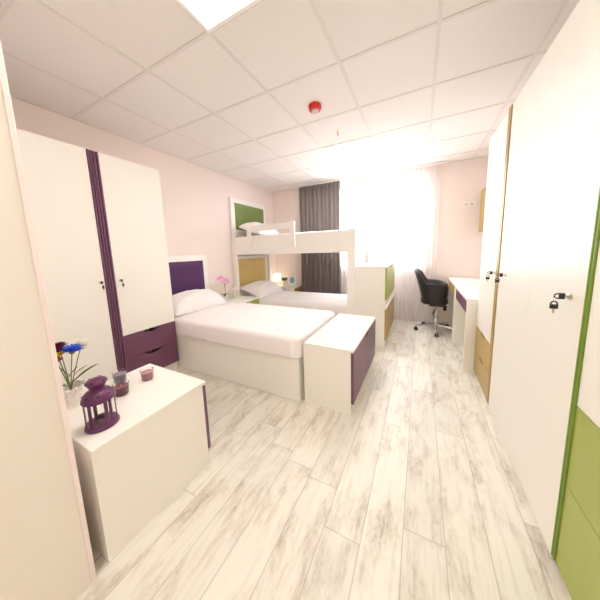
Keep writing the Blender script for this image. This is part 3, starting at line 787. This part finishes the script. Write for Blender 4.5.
def flower(label, tip, pet, kind, bend=(0, 0), leafs=(), rad=.026, group='cut flowers in the vase'):
    """tip relative to the vase base"""
    t = thing('flower', label, 'flower', (vx, vy, ch + .0075), group)
    tp = Vector(tip); b0 = Vector((-tip[0] * .25, -tip[1] * .25, .003))
    mid = Vector((tip[0] * .22 + bend[0], tip[1] * .22 + bend[1], tip[2] * .5))
    pts = []
    for i in range(9):
        s = i / 8; pts.append(b0 * (1 - s) ** 2 + mid * 2 * s * (1 - s) + tp * s * s)
    MB().tube(pts, .0022, 6).build('stem', M['stem'], t, local=True)
    nv = (pts[-1] - pts[-2]).normalized()
    mb = MB()
    if kind == 'corn':      # ragged layered head
        for L_, (n, l, ti) in enumerate(((14, rad, .10), (13, rad * .9, .42), (10, rad * .7, .8), (7, rad * .5, 1.15))): petals(mb, tp, nv, n, l, rad * .30, ti, L_ * .4, .15)
    elif kind == 'ball':    # full rounded head
        for L_, (n, l, ti) in enumerate(((14, rad * .85, -.6), (16, rad, -.15), (16, rad, .25), (14, rad * .95, .6), (11, rad * .85, .95), (7, rad * .7, 1.3))): petals(mb, tp, nv, n, l, rad * .42, ti, L_ * .3, .05)
    else:                   # daisy-like
        for L_, (n, l, ti) in enumerate(((12, rad, .1), (11, rad * .85, .4), (6, rad * .5, .9))): petals(mb, tp, nv, n, l, rad * .42, ti, L_ * .3, .12)
    mb.ball(tp + nv * rad * .18, rad * (.5 if kind == 'ball' else .3), 2)
    mb.build('bloom', pet, t, local=True, angle=70)
    MB().ball(tp - nv * .004, rad * .28, 2, (1, 1, 1.1)).build('calyx', M['stem'], t, local=True)
    for (s, d, l, w) in leafs:
        i = int(s * 8)
        leaf_mb(MB(), pts[i], d, l, w, .35, 7, .9).build('leaf', M['leaf'], t, local=True, angle=70)
    return t
# viewing right is roughly (+.5,+.87) in x,y ; away is (-.87,+.5)
R_ = Vector((.276, .961, 0)); A_ = Vector((-.961, .276, 0))
def vt(r, a, z): v = R_ * r + A_ * a; return (v.x, v.y, z)
flower('blue cornflower with ragged petals in the vase', vt(.027, -.02, .285), M['bluepet'], 'corn', leafs=((.45, (R_.x, R_.y, 0), .12, .030), (.55, (-R_.x * .6, -R_.y * .6, .5), .08, .030)), rad=.046)
flower('round white flower at the top of the bouquet', vt(.066, .03, .290), M['whitepet'], 'ball', rad=.044, leafs=((.5, (R_.x, R_.y, 0), .06, .014),))
flower('dark maroon flower at the left top of the bouquet', vt(-.016, .02, .305), M['maroonpet'], 'ball', rad=.036)
flower('yellow flower below the maroon one in the vase', vt(-.026, -.015, .275), M['yellowpet'], 'daisy', rad=.030, leafs=((.6, (R_.x * .6, R_.y * .6, .3), .055, .02),))
flower('magenta pink flower lowest on the left of the bouquet', vt(-.034, -.02, .250), M['magpet'], 'daisy', rad=.028, leafs=((.45, (-R_.x, -R_.y, 0), .045, .014),))

# ------------------------------------------------------------------ desks
def desk(label, x0, y0, y1, h, colour, cname, right_panel=True):
    t = thing('desk', label, 'desk', ((x0 + XR) / 2, (y0 + y1) / 2, 0), 'desks along the right wall')
    MB().box(x0, XR - .004, y0, y1, h - .028, h, .002).build('top', M['whitegloss'], t)
    MB().box(x0 + .003, XR - .006, y0 + .001, y0 + .031, .001, h - .0285, .002).build('side_panel', M['white'], t)
    MB().box(x0 + .003, XR - .006, y1 - .031, y1 - .001, .001, h - .0285, .002).build('side_panel', M['white'], t)
    MB().box(XR - .03, XR - .012, y0 + .0315, y1 - .0315, .35, h - .0285).build('back_panel', M['white'], t)
    o = panel(FX, y0 + .033, y1 - .033, h - .155, h - .031, x0 + .006, x0 + .024, (y0 + y1) / 2, .14, .022).build('drawer', colour, t, smooth=False); lab(o, cname + ' drawer front')
    MB().box(x0 + .025, x0 + .45, y0 + .05, y1 - .05, h - .145, h - .05).build('drawer_box', M['white'], t)
    return t
desk('white desk with a purple drawer next to the gold-drawer wardrobe', .425, 2.778, 3.64, .775, M['purple'], 'purple')
desk('white desk with a gold drawer in the corner behind the office chair', 0.415, 3.645, 4.48, .795, M['gold'], 'gold')
t = thing('wall_cabinet', 'gold fronted wall cabinet hanging above the desks', 'wall cabinet', (.93, 4.2, 1.44))
shell(MB(), .765 + .02, XR - .004, 3.80, 4.42, 1.49, 2.09, '-x').build('carcass', M['white'], t)
o = panel(FX, 3.80, 4.42, 1.49, 2.09, .765, .7845).build('door', M['gold'], t, smooth=False); lab(o, 'gold door')

# sockets
def socket(label, origin, normal, n, group='wall sockets'):
    t = thing('wall_socket', label, 'socket', origin, group)
    nv = Vector(normal); u = Vector((-nv.y, nv.x, 0)) if abs(nv.z) < .5 else Vector((1, 0, 0))
    def bx(mb, c, w, hh, d0, d1, bev):
        a = c[0]; p0 = u * (a - w / 2) + nv * d0; p1 = u * (a + w / 2) + nv * d1
        mb.box(min(p0.x, p1.x), max(p0.x, p1.x), min(p0.y, p1.y), max(p0.y, p1.y), c[1] - hh / 2, c[1] + hh / 2, bev)
        return mb
    p = bx(MB(), (0, 0), .082 * n, .082, .0005, .010, .003).build('plate', M['socket'], t, local=True)
    for k in range(n):
        a = (k - (n - 1) / 2) * .072
        mb = MB(); P = []
        for r, d in ((.022, .0101), (.022, .0115), (.019, .0115), (.018, .0104)):
            P.append([u * (a + r * math.cos(2 * PI * q / 20)) + nv * d + Vector((0, 0, r * math.sin(2 * PI * q / 20))) for q in range(20)])
        mb.grid(P, closed_v=True); mb.build('socket_ring', M['socket'], p, local=True)
        mb = MB(); mb.bm.faces.new([mb.bm.verts.new(u * (a + .0175 * math.cos(2 * PI * q / 20)) + nv * .0106 + Vector((0, 0, .0175 * math.sin(2 * PI * q / 20)))) for q in range(20)])
        mb.build('recess', M['dimple'], p, local=True)
    return t
socket('double cream socket high on the window wall above the desks', (.635, YB, 1.925), (0, -1, 0), 2)
t = thing('light_switch', 'white rocker switch on the wall beside the violet headboard', 'light switch', (XL, 2.63, .855))
MB().box(.0005, .010, -.042, .042, -.042, .042, .003).build('plate', M['socket'], t, local=True)
MB().box(.0102, .0135, -.026, .026, -.028, .028, .002).build('rocker', M['ceramic'], t, local=True)

# ------------------------------------------------------------------ office chair (built facing +x, then turned)
t = thing('office_chair', 'black leather swivel chair with curved arms on a chrome star base', 'office chair', (.245, 4.07, 0), rz=math.radians(-3))
# tub: swept from the front of one arm round the back to the other
n, m = 40, 10
def tub(inner):
    P = []
    for i in range(n + 1):
        s = -1 + 2 * i / n; a = s * math.radians(158)          # 0 = back
        back = max(0, math.cos(min(PI / 2, abs(a) * .98))) ** .55 if abs(a) < PI / 2 else 0
        ca, sa = math.cos(a), math.sin(a)
        bx_ = -.172 * math.copysign(abs(ca) ** .75, ca); by_ = .25 * math.copysign(abs(sa) ** .62, sa)
        back = max(0, 1 - (abs(a) / math.radians(66)) ** 4) if abs(a) < math.radians(66) else 0
        arm = .765 - .05 * max(0, (abs(a) - math.radians(60)) / math.radians(98)) ** 1.5
        top = arm + (.945 - arm) * back ** .75
        row = []
        for j in range(m + 1):
            q = j / m; z = .488 + (top - .488) * q
            flare = 1 + .10 * q if not inner else 1 + .12 * q
            th = .055 if inner else 0
            lean = -.10 * max(0, (z - .52) / .43) ** 1.3 * (.5 + .5 * ca if ca > 0 else .0)
            narrow = 1 - .22 * max(0, (z - .76) / .19)
            k = 1 - th / .27
            row.append(Vector((bx_ * flare * k + lean - .038, by_ * flare * k * narrow * (.88 + .12 * q), z)))
        P.append(row)
    return P
O, I = tub(False), tub(True)
mb = MB()
P = [[*O[i], *[((O[i][-1] + I[i][-1]) / 2 + Vector((0, 0, .018)))], *I[i][::-1]] for i in range(n + 1)]
V = mb.grid(P); mb.bm.faces.new(V[0]); mb.bm.faces.new(V[-1][::-1])
for i in range(n):
    mb.bm.faces.new((V[i][0], V[i][-1], V[i + 1][-1], V[i + 1][0]))
o = mb.build('backrest', M['leather'], t, local=True, angle=60)
seat = MB()
prof = [(0.0, .443), (.20, .443), (.225, .455), (.23, .492), (.22, .520), (.185, .538), (0.0, .545)]
def sq(r, k, z):
    a = 2 * PI * k / 40; c, s = math.cos(a), math.sin(a)
    return Vector((-.035 + r * .80 * math.copysign(abs(c) ** .6, c), r * .88 * math.copysign(abs(s) ** .6, s), z))
V = seat.grid([[sq(max(r, .002), k, z) for k in range(40)] for r, z in prof], closed_v=True)
seat.build('seat', M['leather'], t, local=True, angle=60)
mech = MB(); mech.box(-.10, .12, -.06, .06,   .395, .4415, .006); mech.build('mechanism', M['black'], t, local=True)
MB().tube([(.0, -.05, .375), (-.02, -.16, .36), (-.055, -.23, .315)], .007, 8).build('lever', M['black'], t, local=True)
MB().box(.085, .13, -.085, -.04, .345, .425, .01).build('tension_knob', M['black'], t, local=True)
MB().lathe([(.03, .09), (.03, .22), (.019, .225), (.019, .394)], seg=20).build('column', M['chrome'], t, local=True)
MB().lathe([(.045, .075), (.045, .118), (.031, .125)], seg=20).build('hub', M['chrome'], t, local=True)
for k in range(5):
    a = 2 * PI * k / 5 + math.radians(200)
    c, s = math.cos(a), math.sin(a); L_ = .285
    lg = MB(); lg.tube([(.03 * c, .03 * s, .10), (.15 * c, .15 * s, .092), (L_ * c, L_ * s, .074)], [.025, .022, .017], 10)
    lo = lg.build('leg', M['chrome'], t, local=True)
    cs = MB()
    for sd in (-1, 1):
        off = sd * .013
        cc = Vector((L_ * c - s * off, L_ * s + c * off, .028)); ax = Vector((-s, c, 0)); uu = Vector((c, s, 0))
        Pq = [[cc + ax * d + (uu * math.cos(2 * PI * q / 18) + Vector((0, 0, 1)) * math.sin(2 * PI * q / 18)) * r for q in range(18)] for r, d in ((.024, -.009), (.028, -.006), (.028, .006), (.024, .009))]
        Vq = cs.grid(Pq, closed_v=True); cs.bm.faces.new(Vq[0]); cs.bm.faces.new(Vq[-1])
    cs.tube([(L_ * c, L_ * s, .055), (L_ * c, L_ * s, .078)], .006, 8)
    cs.build('caster', M['black'], lo, local=True)

# ------------------------------------------------------------------ light
w = bpy.data.worlds.new('daylight'); S.world = w; w.use_nodes = True
bg = w.node_tree.nodes['Background']; bg.inputs[0].default_value = (0.90, 0.95, 1.0, 1); bg.inputs[1].default_value = 7.0
wn = w.node_tree.nodes; wl = w.node_tree.links
wtc = wn.new('ShaderNodeTexCoord'); wsp = wn.new('ShaderNodeSeparateXYZ'); wl.new(wtc.outputs['Generated'], wsp.inputs[0])
wr = wn.new('ShaderNodeValToRGB')       # pale ground and facades below the horizon, hazy bright sky above
wr.color_ramp.elements[0].position = 0.44; wr.color_ramp.elements[0].color = (0.26, 0.25, 0.235, 1)
wr.color_ramp.elements[1].position = 0.53; wr.color_ramp.elements[1].color = (0.92, 0.96, 1.0, 1)
wm = wn.new('ShaderNodeMath'); wm.operation = 'MULTIPLY_ADD'; wm.inputs[1].default_value = .5; wm.inputs[2].default_value = .5
wl.new(wsp.outputs[2], wm.inputs[0]); wl.new(wm.outputs[0], wr.inputs[0]); wl.new(wr.outputs[0], bg.inputs[0])
ld = bpy.data.lights.new('window_portal', 'AREA'); ld.shape = 'RECTANGLE'; ld.size = WX1 - WX0; ld.size_y = WZ1 - WZ0
ld.cycles.is_portal = True
lo = bpy.data.objects.new('window_portal', ld); C.objects.link(lo)
lo.location = ((WX0 + WX1) / 2, YB + .24, (WZ0 + WZ1) / 2); lo.rotation_euler = (math.radians(-90), 0, 0)
pl = bpy.data.lights.new('lamp_bulb', 'POINT'); pl.energy = 0.12; pl.color = (1, .82, .58); pl.shadow_soft_size = .02
po = bpy.data.objects.new('lamp_bulb', pl); C.objects.link(po); po.location = (-2.76, 4.27, NH2 + .19)

# ------------------------------------------------------------------ camera
yaw, pitch, roll, fpx, pcx, pcy = -0.47566, -0.13357, -0.03166, 234.014, 300.28, 282.25
fw = Vector((math.sin(yaw) * math.cos(pitch), math.cos(yaw) * math.cos(pitch), math.sin(pitch)))
r0 = Vector((math.cos(yaw), -math.sin(yaw), 0)); u0 = r0.cross(fw)
r2 = r0 * math.cos(roll) + u0 * math.sin(roll); u2 = u0 * math.cos(roll) - r0 * math.sin(roll)
cd = bpy.data.cameras.new('camera'); co = bpy.data.objects.new('camera', cd); C.objects.link(co)
mw = Matrix(((r2.x, u2.x, -fw.x, 0), (r2.y, u2.y, -fw.y, 0), (r2.z, u2.z, -fw.z, 1.30), (0, 0, 0, 1)))
co.matrix_world = mw
cd.sensor_width = 36; cd.sensor_fit = 'HORIZONTAL'; cd.lens = fpx * 36 / 600
cd.shift_x = -(pcx - 300) / 600; cd.shift_y = (pcy - 300) / 600; cd.clip_start = .02
S.camera = co
S.view_settings.view_transform = 'Standard'; S.view_settings.look = 'None'; S.view_settings.gamma = 1
S.view_settings.use_curve_mapping = False; S.view_settings.exposure = 1.74
S.cycles.use_denoising = True; S.cycles.max_bounces = 12; S.cycles.diffuse_bounces = 8; S.cycles.transparent_max_bounces = 16
S.cycles.sample_clamp_indirect = 10
